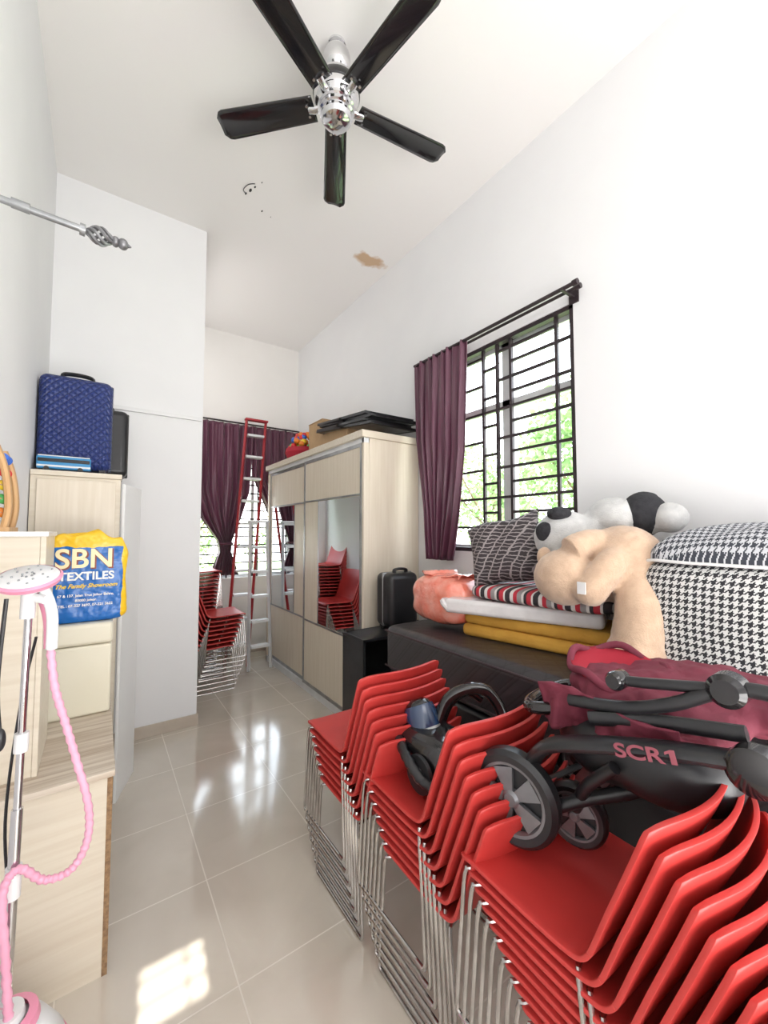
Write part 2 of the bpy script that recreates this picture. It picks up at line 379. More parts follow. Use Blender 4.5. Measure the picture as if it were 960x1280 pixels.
B().tube([(.01+.08*math.cos(t),.05*math.sin(t),-1.55) for t in [k*2*pi/16 for k in range(16)]],.018,8,True).out('tie_back','curtain',c2)
c3=thing('curtain','dark purple curtain panel swept behind the wardrobe','curtain',(1.9,YB-.12,3.0))
o=curtain('curtain_panel',0,'x',[(0,1.60-1.9),(.35,1.64-1.9),(.6,1.86-1.9),(1,2.02-1.9)],[(0,2.28-1.9),(1,2.26-1.9)],0,-1.95,7,.028)
o.parent=c3
rd=thing('curtain_rod','double dark metal curtain rod mounted above the barred window','curtain rod',(XR,1.95,3.035))
B().cyl((-.12,-.72,0),(-.12,.72,0),.012).out('rod','blackmetal',rd)
B().cyl((-.05,-.70,.012),(-.05,.72,.012),.010).out('rod','blackmetal',rd)
B().cyl((-.12,-.75,0),(-.12,-.72,0),.018).out('end_cap','blackmetal',rd)
B().cyl((-.05,-.73,.012),(-.05,-.70,.012),.016).out('end_cap','blackmetal',rd)
for y in (-.66,.68): B().box(-.14,0,y-.008,y+.008,-.018,-.008).box(-.008,0,y-.03,y+.03,-.05,.03).out('bracket','blackmetal',rd)
rd=thing('curtain_rod','dark curtain rod above the far window','curtain rod',(1.5,YB,3.02))
B().cyl((-.75,-.12,0),(.79,-.12,0),.011).out('rod','blackmetal',rd)
for x in (-.6,.6): B().box(x-.008,x+.008,-.13,0,-.015,0).out('bracket','blackmetal',rd)
rd=thing('curtain_rod','chrome curtain rod with twisted dark chrome finial','curtain rod',(XL,1.5,2.51))
B().cyl((0,0,.02),(.27,0,.01),.010).cyl((.1,0,.018),(.14,0,.016),.014).cyl((.255,0,.01),(.268,0,.009),.017).out('rod','rim',rd)
B().box(0,.006,-.03,.03,-.02,.06).out('wall_plate','chrome',rd)
o=B()
for k in range(6):
    o.tube([(.268+.075*t,.024*math.sin(pi*t)*math.cos(2*pi*k/6+3.5*t)+0,.008+.024*math.sin(pi*t)*math.sin(2*pi*k/6+3.5*t)) for t in [i/14 for i in range(15)]],.0052,6)
o.ell((.345,0,.007),(.012,.016,.016)).ell((.365,0,.007),(.015,.017,.017)).cyl((.375,0,.007),(.388,0,.006),.008,.002).out('finial','wrim',rd)

# ------------------------------------------------------------ ceiling fan
fan=thing('ceiling_fan','five-blade ceiling fan with black blades and polished chrome motor','ceiling fan',(.98,1.84,3.90))
B().lathe([(0,.34),(.05,.34),(.05,.33)]+[(.076*math.sin(a),.245+.085*math.cos(a)) for a in [pi*k/16 for k in range(2,17)]],n=36).out('canopy','chrome',fan)
B().cyl((0,0,.17),(0,0,.12),.022).out('downrod','chrome',fan)
B().lathe([(0,.15),(.05,.15),(.06,.135),(.100,.125),(.118,.10),(.122,.03),(.112,.0),(.102,-.01),(.100,-.03),(.092,-.035),(.092,-.055),(.083,-.06),(.083,-.08),(.074,-.088),(.070,-.098),(.050,-.108),(.025,-.114),(0,-.116)],n=40).out('motor_housing','chrome',fan)
B().lathe([(.123,.085),(.127,.08),(.127,.045),(.123,.04)],n=40).out('motor_band','blackgloss',fan)
blade=None;iron=None
for k in range(5):
    a=math.radians(-9+72*k)
    if blade is None:
        b=B()
        def bf(u,v):
            r=.125+.555*u; w=.122+.028*u
            if u>.92: w*=math.sqrt(max(0,1-((u-.92)/.08)**2*.7))
            y=(v-.5)*w
            return (r,y,.012*(v-.5)+.006*math.sin(v*pi))
        b.grid(bf,26,8)
        blade=b.out('blade','blackgloss',fan,rot=(.06,0,a),solid=.006)
        iron=B().tube([(.09,0,-.006),(.12,0,-.012),(.155,.0,-.006)],.010,8,flat=2.0).cyl((.16,-.028,-.006),(.16,-.028,-.012),.007).cyl((.16,.028,-.006),(.16,.028,-.012),.007).out('blade_arm','chrome',fan,rot=(0,0,a))
    else:
        for src in (blade,iron):
            c=src.copy(); SC.collection.objects.link(c); c.parent=fan; c.rotation_euler=(src.rotation_euler[0],0,a)

# ------------------------------------------------------------ wardrobe
wx,wy0,wy1,wh=1.74,2.76,5.04,2.43
wd=thing('wardrobe','tall pale ash sliding-door wardrobe with two mirror panels','wardrobe',(wx,wy0,0))
L=wy1-wy0; Dp=XR-.006-wx
B().box(.05,Dp,0,.025,.0,2.37).box(.05,Dp,L-.025,L,0,2.37).box(.05,Dp,0,L,.05,.08).box(Dp-.02,Dp,0,L,0,2.37).box(.10,Dp,.02,L-.02,.08,2.36).box(.0,.05,0,.03,0,2.37).box(.0,.05,L-.03,L,0,2.37).out('body','lam',wd,bevel=.002)
B().box(-.03,Dp,-.02,L+.02,2.37,2.43).out('cornice','lamx',wd,bevel=.004)
B().box(.0,.06,0,L,0,.07).out('sliding_track','alu',wd)
B().box(.0,.055,0.0,L,2.33,2.37).out('sliding_track','alu',wd)
def door(y0,y1,x,my0,my1,name='door'):
    d=B().box(x,x+.02,y0,y1,.07,2.33).out(name,'lam',wd,bevel=.001)
    fr=B()
    for a,b in ((y0,y0+.022),(y1-.022,y1)): fr.box(x-.008,x+.022,a,b,.07,2.33)
    for a,b in ((.07,.10),(2.30,2.33),(.70,.715),(1.90,1.915)): fr.box(x-.006,x,y0,y1,a,b)
    for a in (my0-.010,my1): fr.box(x-.006,x,a,a+.010,.715,1.90)
    f=fr.out('door_frame','rim',d,label='slim metal frame'); 
    g=B().box(x-.004,x,my0,my1,.72,1.895).out('mirror','mirror',d)
half=L/2
door(half-.02,L-.03,.026,half+.34,L-.12)
door(.03,half+.02,.002,.06,half-.32)

bg=thing('toy_bag','open red bag of colourful plastic balls on the wardrobe','bag of toys',(1.95,4.38,2.43))
cols=['b_red','b_yellow','b_green','b_blue','b_orange','b_red']
random.seed(3)
o=B()
for i in range(90):
    th=random.uniform(0,2*pi); ph=random.uniform(0,1); rr=.19*math.sqrt(1-ph*ph*.8)*(.6+.4*random.random())
    o.ell((rr*math.cos(th)*.95,rr*math.sin(th)*1.1,.04+ph*.27),(.035,.035,.035),10,7,mi=i%6)
o=o.out('toy_balls',cols,bg); o['kind']='stuff'
B().lathe([(0,.0),(.2,.01),(.235,.08),(.22,.13)],n=24).out('bag','redcloth',bg)
bx=thing('cardboard_box','brown cardboard box on top of the wardrobe','box',(2.02,3.92,2.43))
B().box(-.16,.2,-.17,.17,.003,.34).out('box_body','card',bx,bevel=.004)
B().box(-.165,.02,-.17,.17,.34,.345).out('flap','card',bx)
B().box(.02,.205,-.17,.17,.342,.347).out('flap','card',bx)
bx=thing('cardboard_box','flat cardboard box under the stacked frames','box',(2.0,3.42,2.43))
B().box(-.2,.2,-.28,.28,.003,.14).out('box_body','card',bx,bevel=.004)
B().box(-.202,.202,-.02,.02,.14,.1415).out('tape','cream',bx)
def frame(z,dx,dy,rz,lab,x=2.0,y=3.18):
    f=thing('picture_frame',lab,'frame',(x+dx,y+dy,z),rz,'flat frames on the wardrobe')
    f.rotation_euler=(.10,0,rz)
    o=B()
    for a in ((-.25,.25,-.46,-.43),(-.25,.25,.43,.46)): o.box(*a,0,.024)
    for a in ((-.25,-.22,-.46,.46),(.22,.25,-.46,.46)): o.box(*a,0,.024)
    o.out('frame_border','black',f,bevel=.003); B().box(-.22,.22,-.43,.43,.003,.016).out('backing','rim',f)
for i in range(4):
    frame(2.53+.027*i,(0,-.01,.012,-.004)[i],(0,.03,-.03,.015)[i],(.05,-.04,.02,-.015)[i],'black-framed board lying flat on the wardrobe')

# ------------------------------------------------------------ black cabinet + suitcases
cb=thing('cabinet','low matt black open cabinet beside the wardrobe','cabinet',(1.53,2.43,0))
B().box(0,.74,0,.29,0,.05).box(0,.02,0,.29,.05,.84).box(.72,.74,0,.29,.05,.84).box(0,.74,0,.29,.82,.84).box(.02,.72,.27,.29,.05,.82).box(.02,.72,.01,.28,.46,.48).out('body','black',cb,bevel=.002)
def suitcase(name,lab,loc,w,d,h,mat,trim,handle='black',rz=0):
    s=thing(name,lab,'suitcase',loc,rz)
    b=B().box(-w/2,w/2,-d/2,d/2,.03,h).out('shell',mat,s,bevel=min(.045,d*.3),seg=5)
    B().box(-w/2-.003,w/2+.003,-.008,.008,.035,h+.003).out('zip_band',trim,s,bevel=.02,seg=3)
    B().tube(smooth([(-w*.2,-.04,h-.005),(-w*.19,-.04,h+.022),(0,-.04,h+.03),(w*.19,-.04,h+.022),(w*.2,-.04,h-.005)],5),.012,8,flat=1.8).out('handle',handle,s)
    for i,(sx,sy) in enumerate(((-1,-1),(1,-1),(-1,1),(1,1))):
        x,y=sx*(w/2-.045),sy*(d/2-.035)
        B().cyl((x-.012,y,.016),(x+.012,y,.016),.016,n=16).box(x-.016,x+.016,y-.012,y+.012,.016,.04).out('wheel','black',s)
    return s
suitcase('suitcase','black hard-shell suitcase standing near the wardrobe end',(1.94,2.58,.84),.28,.21,.44,'black','rim')
# ------------------------------------------------------------ left furniture
lc=thing('cabinet','low cream laminate cabinet with raw chipboard edge','cabinet',(XL+.004,1.84,0))
B().box(0,.375,0,1.0,.0,.70).out('body','lamx',lc,bevel=.001)
B().box(.375,.392,0,1.0,.0,.70).out('side_edge','chip',lc,label='raw chipboard side edge')
B().box(-.0,.398,-.012,1.02,.70,.722).out('top','marble',lc,bevel=.002)
tc=thing('cabinet','tall cream laminate cabinet carrying the suitcases','cabinet',(XL+.004,2.96,0))
B().box(0,.425,0,.70,0,1.92).out('body','lamx',tc,bevel=.002)
B().box(-.0,.43,-.012,.70,1.92,1.95).out('top','lamx',tc,bevel=.003)
B().box(.03,.40,-.016,-.001,1.0,1.90).out('door','lam',tc,bevel=.003)
pn=B().box(0,.016,0,.33,0,1.89).out('board','panel',None,(.106,2.93,0.0),(0,0,-.33),bevel=.002)
tag(pn,'tall white laminate board standing on edge beside the cabinet','board')
sh=thing('shelf_unit','narrow cream shelf box standing on the low cabinet','shelf',(XL+.004,1.94,.7225))
B().box(.15,.166,0,.34,0,.86).box(0,.014,0,.34,0,.86).box(.014,.15,.005,.34,0,.86).out('body','lamx',sh,bevel=.001)
B().box(-.0,.172,-.006,.345,.86,.878).out('top','panel',sh,bevel=.002)
ot=thing('storage_ottoman','cream vinyl cube ottoman standing on the low cabinet','ottoman',(-.09,2.64,.7225))
B().box(-.155,.155,-.21,.21,0,.33).out('base','cream',ot,bevel=.012,seg=3)
B().box(-.16,.16,-.215,.215,.332,.435).out('lid','cream',ot,bevel=.02,seg=4)
ab=thing('bead_toy','wooden bead toy with curved frame and coloured beads','toy',(XL+.004,2.03,1.6005))
B().box(0,.06,-.07,.12,0,.016).tube(smooth([(.04,-.05,.0),(.052,-.05,.08),(.048,-.05,.16),(.035,-.05,.24),(.012,-.05,.31)],6),.012,8,flat=1.6).tube(smooth([(.04,.10,.0),(.052,.10,.08),(.048,.10,.16),(.035,.10,.24),(.012,.10,.31)],6),.012,8,flat=1.6).out('frame','wood',ab)
for i,z in enumerate((.07,.12,.17,.22,.27)):
    B().cyl((.03,-.05,z),(.03,.10,z),.003,n=8).out('rod','wood',ab)
    o=B()
    for k in range(4): o.ell((.03,-.03+k*.026,z),(.016,.012,.018),12,8)
    o=o.out('bead_row',['b_orange','b_green','b_yellow','b_red','b_blue'][i],ab)
# shopping bag
sb=thing('shopping_bag','blue and yellow printed plastic shopping bag, stuffed full','shopping bag',(-.045,2.52,1.1585))
def bagfn(p):
    z=p.z+.215
    x=p.x*(1-.05*(z/.43)); x+= .007*math.sin(z*25)+.004*math.sin(z*61)
    if z>.36: p.z+=.016*math.sin(p.x*45)+.012*math.sin(p.x*21+1)
    return Vector((x,p.y*(1-.55*max(0,z-.15)/.28)*1 if p.y>0 else p.y,p.z))
B().ell((0,0,.215),(.168,.055,.215),60,40,.25,.32,fn=bagfn).out('bag','bag',sb)
y_=-.0575
def bt(body,size,mat,x,z,bold=0,shear=0,name='printed_text',dy=0):
    text(body,size,mat,sb,basis((1,0,0),(0,0,1),(x,y_-dy,z)),name,bold,shear=shear)
bt('SBN',.130,'dprint',-.006,.264,.0050)
bt('SBN',.130,'cprint',-.010,.268,.0022,dy=.0018)
bt('TEXTILES',.054,'wprint',0,.208,.0014)
bt('The Family Showroom',.027,'gold',0,.170,.0006,.35)
bt('67 & 137, Jalan Trus Johor Bahru,',.0165,'wprint',0,.128,.0003)
bt('80000 Johor.',.0165,'wprint',0,.104,.0003)
bt('TEL : 07-227 3697, 07-221 3622',.0165,'wprint',0,.080,.0003)
suitcase('suitcase','blue diamond-quilted suitcase on top of the tall cabinet',(-.137,3.185,1.9505),.368,.22,.60,'bluequilt','navy')
suitcase('suitcase','black suitcase behind the blue one on the cabinet',(-.02,3.46,1.9505),.34,.24,.50,'black','black')
bs=thing('toy_bus','light blue and white toy bus on the cabinet edge','toy bus',(-.18,3.005,1.9505))
B().box(-.125,.125,-.028,.028,.012,.085).out('body','busblue',bs,bevel=.008,seg=3)
B().box(-.12,.12,-.0295,.0295,.05,.072).out('window_strip','black',bs,bevel=.003)
B().box(-.12,.12,-.026,.026,.083,.09).box(-.124,.124,-.0292,.0292,.022,.034).out('roof','white',bs,bevel=.003)
for x in (-.08,.075):
    for y in (-.027,.027): B().cyl((x,y-.005,.013),(x,y+.005,.013),.013,n=16).out('wheel','black',bs)

# garment steamer
st=thing('garment_steamer','pink and white garment steamer with ribbed hose on a chrome pole','garment steamer',(-.17,1.50,0))
B().lathe([(0,.02),(.13,.02),(.14,.05),(.145,.12),(.13,.2),(.09,.27),(.045,.30),(.04,.33),(0,.33)],n=32).out('water_tank','white',st)
B().lathe([(.146,.10),(.15,.12),(.149,.15),(.14,.175),(.135,.178)],n=32).out('tank_band','pink',st)
B().lathe([(.06,.29),(.075,.29),(.07,.31),(.05,.315)],n=24).out('tank_collar','pink',st)
for a in range(3):
    t=a*2*pi/3+.4
    B().cyl((.11*math.cos(t)-.01,.11*math.sin(t),.02),(.11*math.cos(t)+.01,.11*math.sin(t),.02),.02,n=16).out('wheel','black',st)
B().cyl((.0,0,.33),(.008,0,.85),.013).cyl((.008,0,.85),(.015,0,1.42),.009).out('pole','chrome',st)
B().cyl((.005,0,.62),(.006,0,.70),.018).out('clamp','white',st)
B().cyl((.010,0,1.0),(.011,0,1.05),.016).out('clamp','white',st)
B().cyl((.012,0,1.36),(.013,0,1.44),.017).cyl((.013,0,1.42),(.05,-.02,1.41),.012).out('clamp','white',st)
B().tube(smooth([(-.03,-.02,1.42),(-.04,-.02,1.2),(-.03,-.02,1.05)],6),.005,8).ell((-.03,-.02,1.05),(.012,.012,.03)).out('hook','black',st)
Th=Matrix.Rotation(math.radians(22),3,'X')@Matrix.Rotation(math.radians(-5),3,'Y')
hc=(.012,-.01,1.470)
B().lathe([(0,.012),(.062,.012),(.07,.006),(.07,-.004),(.055,-.02),(.02,-.03),(0,-.03)],c=hc,T=Th).out('steam_head','white',st)
B().lathe([(.071,.008),(.077,.002),(.071,-.010)],c=hc,T=Th).out('head_rim','pink',st)
B().tube(smooth([(.03,.015,1.455),(.05,.02,1.40),(.062,.01,1.34),(.064,0,1.27)],5),lambda t:.020-.005*t,12,flat=1).out('head_grip','pink',st)
B().tube(smooth([(.045,.0,1.44),(.066,-.012,1.37),(.068,-.012,1.27)],5),.014,10).out('grip_front','white',st)
o=B()
for i in range(22):
    rr=.013+.045*(i%3)/2.2; t=i*2.4
    p=Th@Vector((rr*math.cos(t),rr*math.sin(t),.013)); o.ell((p.x+hc[0],p.y+hc[1],p.z+hc[2]),(.003,.003,.003),8,5)
o=o.out('steam_holes','rim',st); o['kind']='stuff'
hp=smooth([(.064,-.005,1.28),(.078,-.005,1.16),(.105,0,1.05),(.135,0,.93),(.165,0,.80),(.165,0,.70),(.13,0,.635),(.07,0,.635),(.02,-.02,.70),(-.01,-.03,.66),(.0,-.03,.5),(.01,-.02,.34),(.01,0,.30)],14)
B().tube(hp,lambda t:.0100+.0018*math.sin(t*len(hp)*1.9),10).out('hose','pinkhose',st)
B().tube(smooth([(.03,.03,1.3),(.0,.04,1.1),(-.02,.04,.8),(.0,.03,.5),(-.03,.02,.3)],8),.004,6).out('cord','black',st)

# ------------------------------------------------------------ red stacking chair
PROF=[(.195,.418),(.185,.434),(.14,.438),(.05,.434),(-.06,.430),(-.13,.431),(-.165,.440),(-.186,.466),(-.202,.51),(-.226,.58),(-.251,.65),(-.276,.72),(-.294,.77),(-.306,.804)]
PS=smooth([(0,a,b) for a,b in PROF],4)
ci=7*4
def shell(i0,i1):
    pts=PS[i0:i1+1]; n=len(pts)-1; nv=22
    def fn(u,v):
        k=int(round(u*n)); p=pts[k]; s_=2*v-1; g=(i0+k)/(len(PS)-1)
        hw=.222
        if g<.12: hw=.222*(.88+.12*math.sin(g/.12*pi/2))
        if g>.93: hw*=1-.04*((g-.93)/.07)**2
        bw=max(0,min(1,(g-.46)/.46)); bw=bw*bw*(3-2*bw)
        cd=.014*abs(s_)**9*max(0,(g-.88)/.12)
        x=s_*hw; y=p.y-bw*.045*(1-s_*s_)-bw*.004+cd*.35; z=p.z+(1-bw)*(.005*abs(s_)**4)-cd
        return (x,y,z)
    b=B(); b.grid(fn,n,nv); return b
def build_chair(loc,rz,label,group):
    c=thing('stacking_chair',label,'chair',loc,rz,group)
    s=shell(0,ci).out('seat','red',c,solid=.011,bevel=.003)
    k=shell(ci,len(PS)-1).out('backrest','red',c,solid=.011,bevel=.003)
    parts=[s,k]
    for sx in (-1,1):
        pts=[(sx*.10,.13,.420),(sx*.20,.155,.418),(sx*.218,.172,.40),(sx*.221,.185,.25),(sx*.224,.200,.04),(sx*.224,.192,.010),(sx*.224,.16,.008),(sx*.224,-.15,.008),(sx*.224,-.19,.010),(sx*.224,-.198,.04),(sx*.221,-.18,.25),(sx*.214,-.160,.40),(sx*.19,-.15,.415),(sx*.10,-.13,.418)]
        parts.append(B().tube(smooth(pts,3),.0064,8).out('leg_frame','legchrome',c))
    parts.append(B().cyl((-.20,.02,.414),(.20,.02,.414),.005,n=8).out('seat_support','legchrome',c))
    return c,parts
proto=None
def stack(x,ytop,n,dz,dy,rz,label,group):
    global proto
    d=Vector((0,dy,0)); d.rotate(Matrix.Rotation(rz,3,'Z'))
    for i in range(n):
        k=n-1-i
        loc=(x-d.x*i,ytop-d.y*i,dz*k)
        if proto is None:
            proto=build_chair(loc,rz,label,group); continue
        e=proto[0].copy(); SC.collection.objects.link(e); e.location=loc; e.rotation_euler=(0,0,rz+random.uniform(-.006,.006)); e['label']=label; e['group']=group
        for p in proto[1]:
            q=p.copy(); SC.collection.objects.link(q); q.parent=e
stack(1.105,1.745,7,.034,.024,0,'red plastic chair with chrome legs, stacked beside the black cabinet','red chairs stacked along the aisle')
stack(1.105,1.225,7,.034,.024,0,'red plastic chair with chrome legs, stacked under the vacuum cleaner','red chairs stacked along the aisle')
stack(1.095,.675,9,.029,.025,0,'red plastic chair with chrome legs, stacked under the folded stroller','red chairs stacked along the aisle')
stack(1.08,4.54,8,.044,.016,-pi/2,'red plastic chair with chrome legs, stacked by the ladder','red chairs stacked at the far window')
stack(.96,5.06,18,.042,.004,-pi/2,'red plastic chair in the tall stack under the far window','red chairs in the tall far stack')

# ------------------------------------------------------------ ladders
def ladder(label,loc,h,w0,w1,dx,dy,mat,n,rr=.018):
    ld=thing('ladder',label,'ladder',loc)
    def lp(s,z,off=0):
        t=z/h; return Vector((s*(w0+(w1-w0)*t)+dx*t,dy*t+off,z))
    for s in (-1,1):
        B().tube([lp(s,0.01),lp(s,h)],rr,4,flat=1.3).out('rail',mat,ld)
    for i in range(n):
        z=.28+i*.285
        a=lp(-1,z);b=lp(1,z)
        B().box(a.x+.02,b.x-.02,a.y-.045,a.y+.04,z-.02,z+.010).out('step','alu',ld,bevel=.003)
    B().box(lp(-1,h).x-.02,lp(1,h).x+.02,dy-.04,dy+.04,h-.01,h+.015).out('top_cap',mat,ld,bevel=.004)
ladder('tall red ladder with aluminium steps leaning at the far window',(1.34,4.90,0),3.05,.13,.125,.30,.34,'ladderred',10)
ladder('short aluminium step ladder standing beside the red ladder',(1.56,4.72,0),1.72,.13,.10,.0,.12,'alu',5,.020)

# ------------------------------------------------------------ bed base + mattresses
bb=thing('bed_base','dark divan bed base holding the stacked mattresses','bed base',(1.56,.12,0))
B().box(0,.74,0,2.05,.10,.70).out('base','black',bb,bevel=.02)
for x in (.06,.68):
    for y in (.08,1.97): B().cyl((x,y,0),(x,y,.10),.025,n=14).out('leg','black',bb)
mt=thing('mattress','dark quilted spring mattress with padded side','mattress',(1.92,1.145,.705))
B().box(-.38,.38,-1.04,1.04,0,.29).out('mattress_body','blackquilt',mt,bevel=.05,seg=5)
for z in (.035,.255):
    B().tube(smooth([(-.375,-1.035,z),(.375,-1.035,z),(.375,1.035,z),(-.375,1.035,z)],1,True),.007,8,True).out('piping','piping',mt)
def slab(name,lab,cat,loc,sx,sy,sz,mat,rz,bev,part,extra=None,disp=None):
    t=thing(name,lab,cat,loc,rz)
    B().box(-sx/2,sx/2,-sy/2,sy/2,0,sz).out(part,mat,t,bevel=bev,seg=4,disp=disp)
    if extra: extra(t)
    return t
slab('folded_mattress','mustard yellow folded foam mattress on the dark mattress','mattress',(2.02,1.34,.996),.38,.82,.070,'yellow',.20,.028,'lower_fold',lambda t:B().box(-.185,.185,-.40,.40,.071,.136).out('upper_fold','yellow',t,bevel=.028,seg=4))
slab('foam_mattress','white foam mattress wrapped in clear plastic','mattress',(1.96,1.42,1.134),.36,.82,.082,'plastwhite',.38,.022,'foam',lambda t:B().tube(smooth([(-.16,.39,.02),(-.17,.42,.06),(-.05,.43,.05),(.0,.42,.02)],5),.018,8).out('plastic_gather','plastwhite',t))
pl=thing('pillow','red, black and white striped pillow','pillow',(2.03,1.30,1.237),.10)
B().ell((0,0,.02),(.25,.40,.045),40,20,.55,.35).out('pillow_case','stripe',pl)
def cush(name,lab,mat,loc,R,w,h,t,part='cushion_cover'):
    e=thing(name,lab,'cushion',loc)
    b=B()
    def side(sgn):
        def g(u,v):
            a=2*u-1;c=2*v-1
            k=(1-a**4)*(1-c**4); pin=1-.10*(1-a*a)*abs(c)**3; pin2=1-.10*(1-c*c)*abs(a)**3
            return R@Vector((sgn*t*k**.6+.010*math.sin(a*9+c*5)*k,a*w*pin2,c*h*pin+.012*math.sin(a*4)))
        return g
    b.grid(side(-1),24,24); b.grid(side(1),24,24)
    b.out(part,mat,e); return e
R=Matrix.Rotation(math.radians(-16),3,'X')@Matrix.Rotation(math.radians(24),3,'Z')@Matrix.Rotation(math.radians(18),3,'Y')
cu=cush('cushion','dark cushion with thin grey plaid lines leaning on the pile','zebra',(1.95,1.53,1.49),R,.225,.210,.095)
pb=thing('plastic_bag','stuffed orange-pink translucent plastic bag on the mattress','plastic bag',(1.86,1.93,1.01))
def pbf(p):
    r=1+.02*math.sin(p.z*48+p.y*28)+.015*math.sin(p.y*60-p.x*32)
    return Vector((p.x*r,p.y*r,p.z*(1+.03*math.sin(p.x*34+p.y*38))*(1 if p.z>0 else .9)))
B().ell((0,0,.155),(.165,.245,.160),70,40,.62,.7,fn=pbf).out('bag','pinkbag',pb)
B().grid(lambda u,v:(-.09+.16*v+.02*math.sin(u*14),-.19+.36*u,.302+.025*math.sin(u*9+v*3)+.012*math.sin(v*9+u*21)),30,8).out('bag_handle','pinkbag',pb,solid=.003)

# houndstooth storage bag
hb=thing('storage_bag','houndstooth fabric storage bag with white piping, overstuffed','storage bag',(2.055,.41,.996))
B().ell((0,0,.245),(.235,.36,.25),60,30,.24,.26,fn=lambda p:Vector((p.x*(1+.06*math.cos(p.z*6)),p.y*(1+.03*math.cos(p.z*6)),p.z))).out('bag_body','hound',hb)
B().ell((0,0,.485),(.235,.355,.150),50,24,.95,.36,fn=lambda p:Vector((p.x,p.y,p.z+.008*math.sin(p.x*30+p.y*22) if p.z>0 else p.z*.1))).out('lid','houndtop',hb)
rr=[(.237*abs(math.cos(t))**.30*(1 if math.cos(t)>=0 else -1),.358*abs(math.sin(t))**.30*(1 if math.sin(t)>=0 else -1),.484+.006*math.sin(3*t)) for t in [k*2*pi/60 for k in range(60)]]
B().tube(rr,.006,8,True).out('piping','white',hb)

# panda plush
pd=thing('panda_plush','worn white and black panda soft toy lying on the pile','soft toy',(1.94,1.13,1.27))
b=B().ell((.02,.04,.30),(.15,.15,.14)).ell((0,.0,.17),(.13,.14,.14)).ell((.13,-.15,.40),(.105,.13,.10)).ell((.10,-.06,.33),(.11,.1,.1)).ell((.19,-.37,.395),(.075,.075,.07)).ell((.18,-.26,.38),(.07,.10,.07))
b.out('body','furw',pd,remesh=.010,disp=(.006,.02))
B().ell((.185,-.265,.415),(.110,.095,.108)).out('arm','furb',pd,remesh=.010,disp=(.006,.02))
B().ell((-.06,.02,.42),(.065,.055,.035)).out('ear','furb',pd,disp=(.005,.02))
B().ell((-.11,.07,.33),(.035,.045,.05)).out('eye_patch','furb',pd,disp=(.005,.02))
# bear plush
br=thing('bear_plush','large beige teddy bear slumped face down over the mattresses','soft toy',(1.90,.92,1.19))
b=B().ell((-.13,.14,.20),(.13,.14,.13)).ell((.04,-.04,.26),(.15,.18,.18)).ell((-.02,.03,.20),(.12,.10,.11))
b.tube(smooth([(.0,-.10,.20),(-.06,-.145,.11),(-.09,-.15,-.0),(-.09,-.14,-.07)],5),lambda t:.085+.016*t,20).ell((-.10,-.14,-.09),(.118,.112,.09))
b.tube(smooth([(-.0,.02,.36),(-.08,.06,.355),(-.15,.10,.32)],5),lambda t:.062+.006*t,18)
b.tube(smooth([(-.02,-.08,.31),(-.11,-.05,.26),(-.17,.0,.16)],5),lambda t:.060+.010*t,18).ell((-.17,.0,.16),(.072,.07,.07))
b.out('body','fur',br,remesh=.010,disp=(.006,.02))
B().ell((-.12,.25,.29),(.045,.03,.045)).out('ear','fur',br,disp=(.005,.02))
B().box(-.250,-.244,-.02,.015,.15,.20).out('label_tag','white',br)

# ------------------------------------------------------------ vacuum cleaner
vc=thing('vacuum_cleaner','glossy dark blue canister vacuum cleaner with black hose on chairs','vacuum cleaner',(1.140,1.20,.655))
B().ell((-.05,.02,.105),(.11,.16,.08),32,18,.6,.6).out('body','blackgloss',vc)
TV=Matrix.Rotation(-.5,3,'X')
B().lathe([(0,.0),(.060,.0),(.066,.02),(.066,.12),(.06,.14),(0,.145)],c=(-.05,.04,.11),T=TV).out('dust_canister','navy',vc)
B().lathe([(.067,.03),(.071,.035),(.071,.05),(.067,.055)],c=(-.05,.04,.11),T=TV).out('canister_ring','rim',vc)
B().lathe([(0,.165),(.03,.165),(.05,.152),(.055,.14)],c=(-.05,.04,.11),T=TV).out('canister_cap','blackgloss',vc)
for s in (-1,1): B().cyl((s*.11-.05,-.04,.068),(s*.125-.05,-.04,.068),.066,n=28).cyl((s*.125-.05,-.04,.068),(s*.13-.05,-.04,.068),.03,n=20,mi=1).out('wheel',['black','rim'],vc)
hp=smooth([(-.05,.16,.12),(-.14,.12,.14),(-.19,.0,.11),(-.175,-.09,.06),(-.11,-.15,.06),(.02,-.15,.10),(.10,-.12,.14)],12)
B().tube(hp,lambda t:.019+.002*math.sin(t*len(hp)*2),10).out('hose','black',vc)
B().tube(smooth([(.0,.04,.18),(.04,.03,.26),(.11,-.01,.300),(.18,-.06,.290),(.21,-.11,.21),(.19,-.13,.14)],8),.024,12).out('handle','blackgloss',vc)
B().tube(smooth([(.05,.08,.14),(.09,.07,.22),(.15,.03,.27),(.20,-.01,.24)],8),.020,10).out('wand','blackgloss',vc)
B().box(-.09,.0,.155,.17,.09,.14).out('badge','alu',vc)

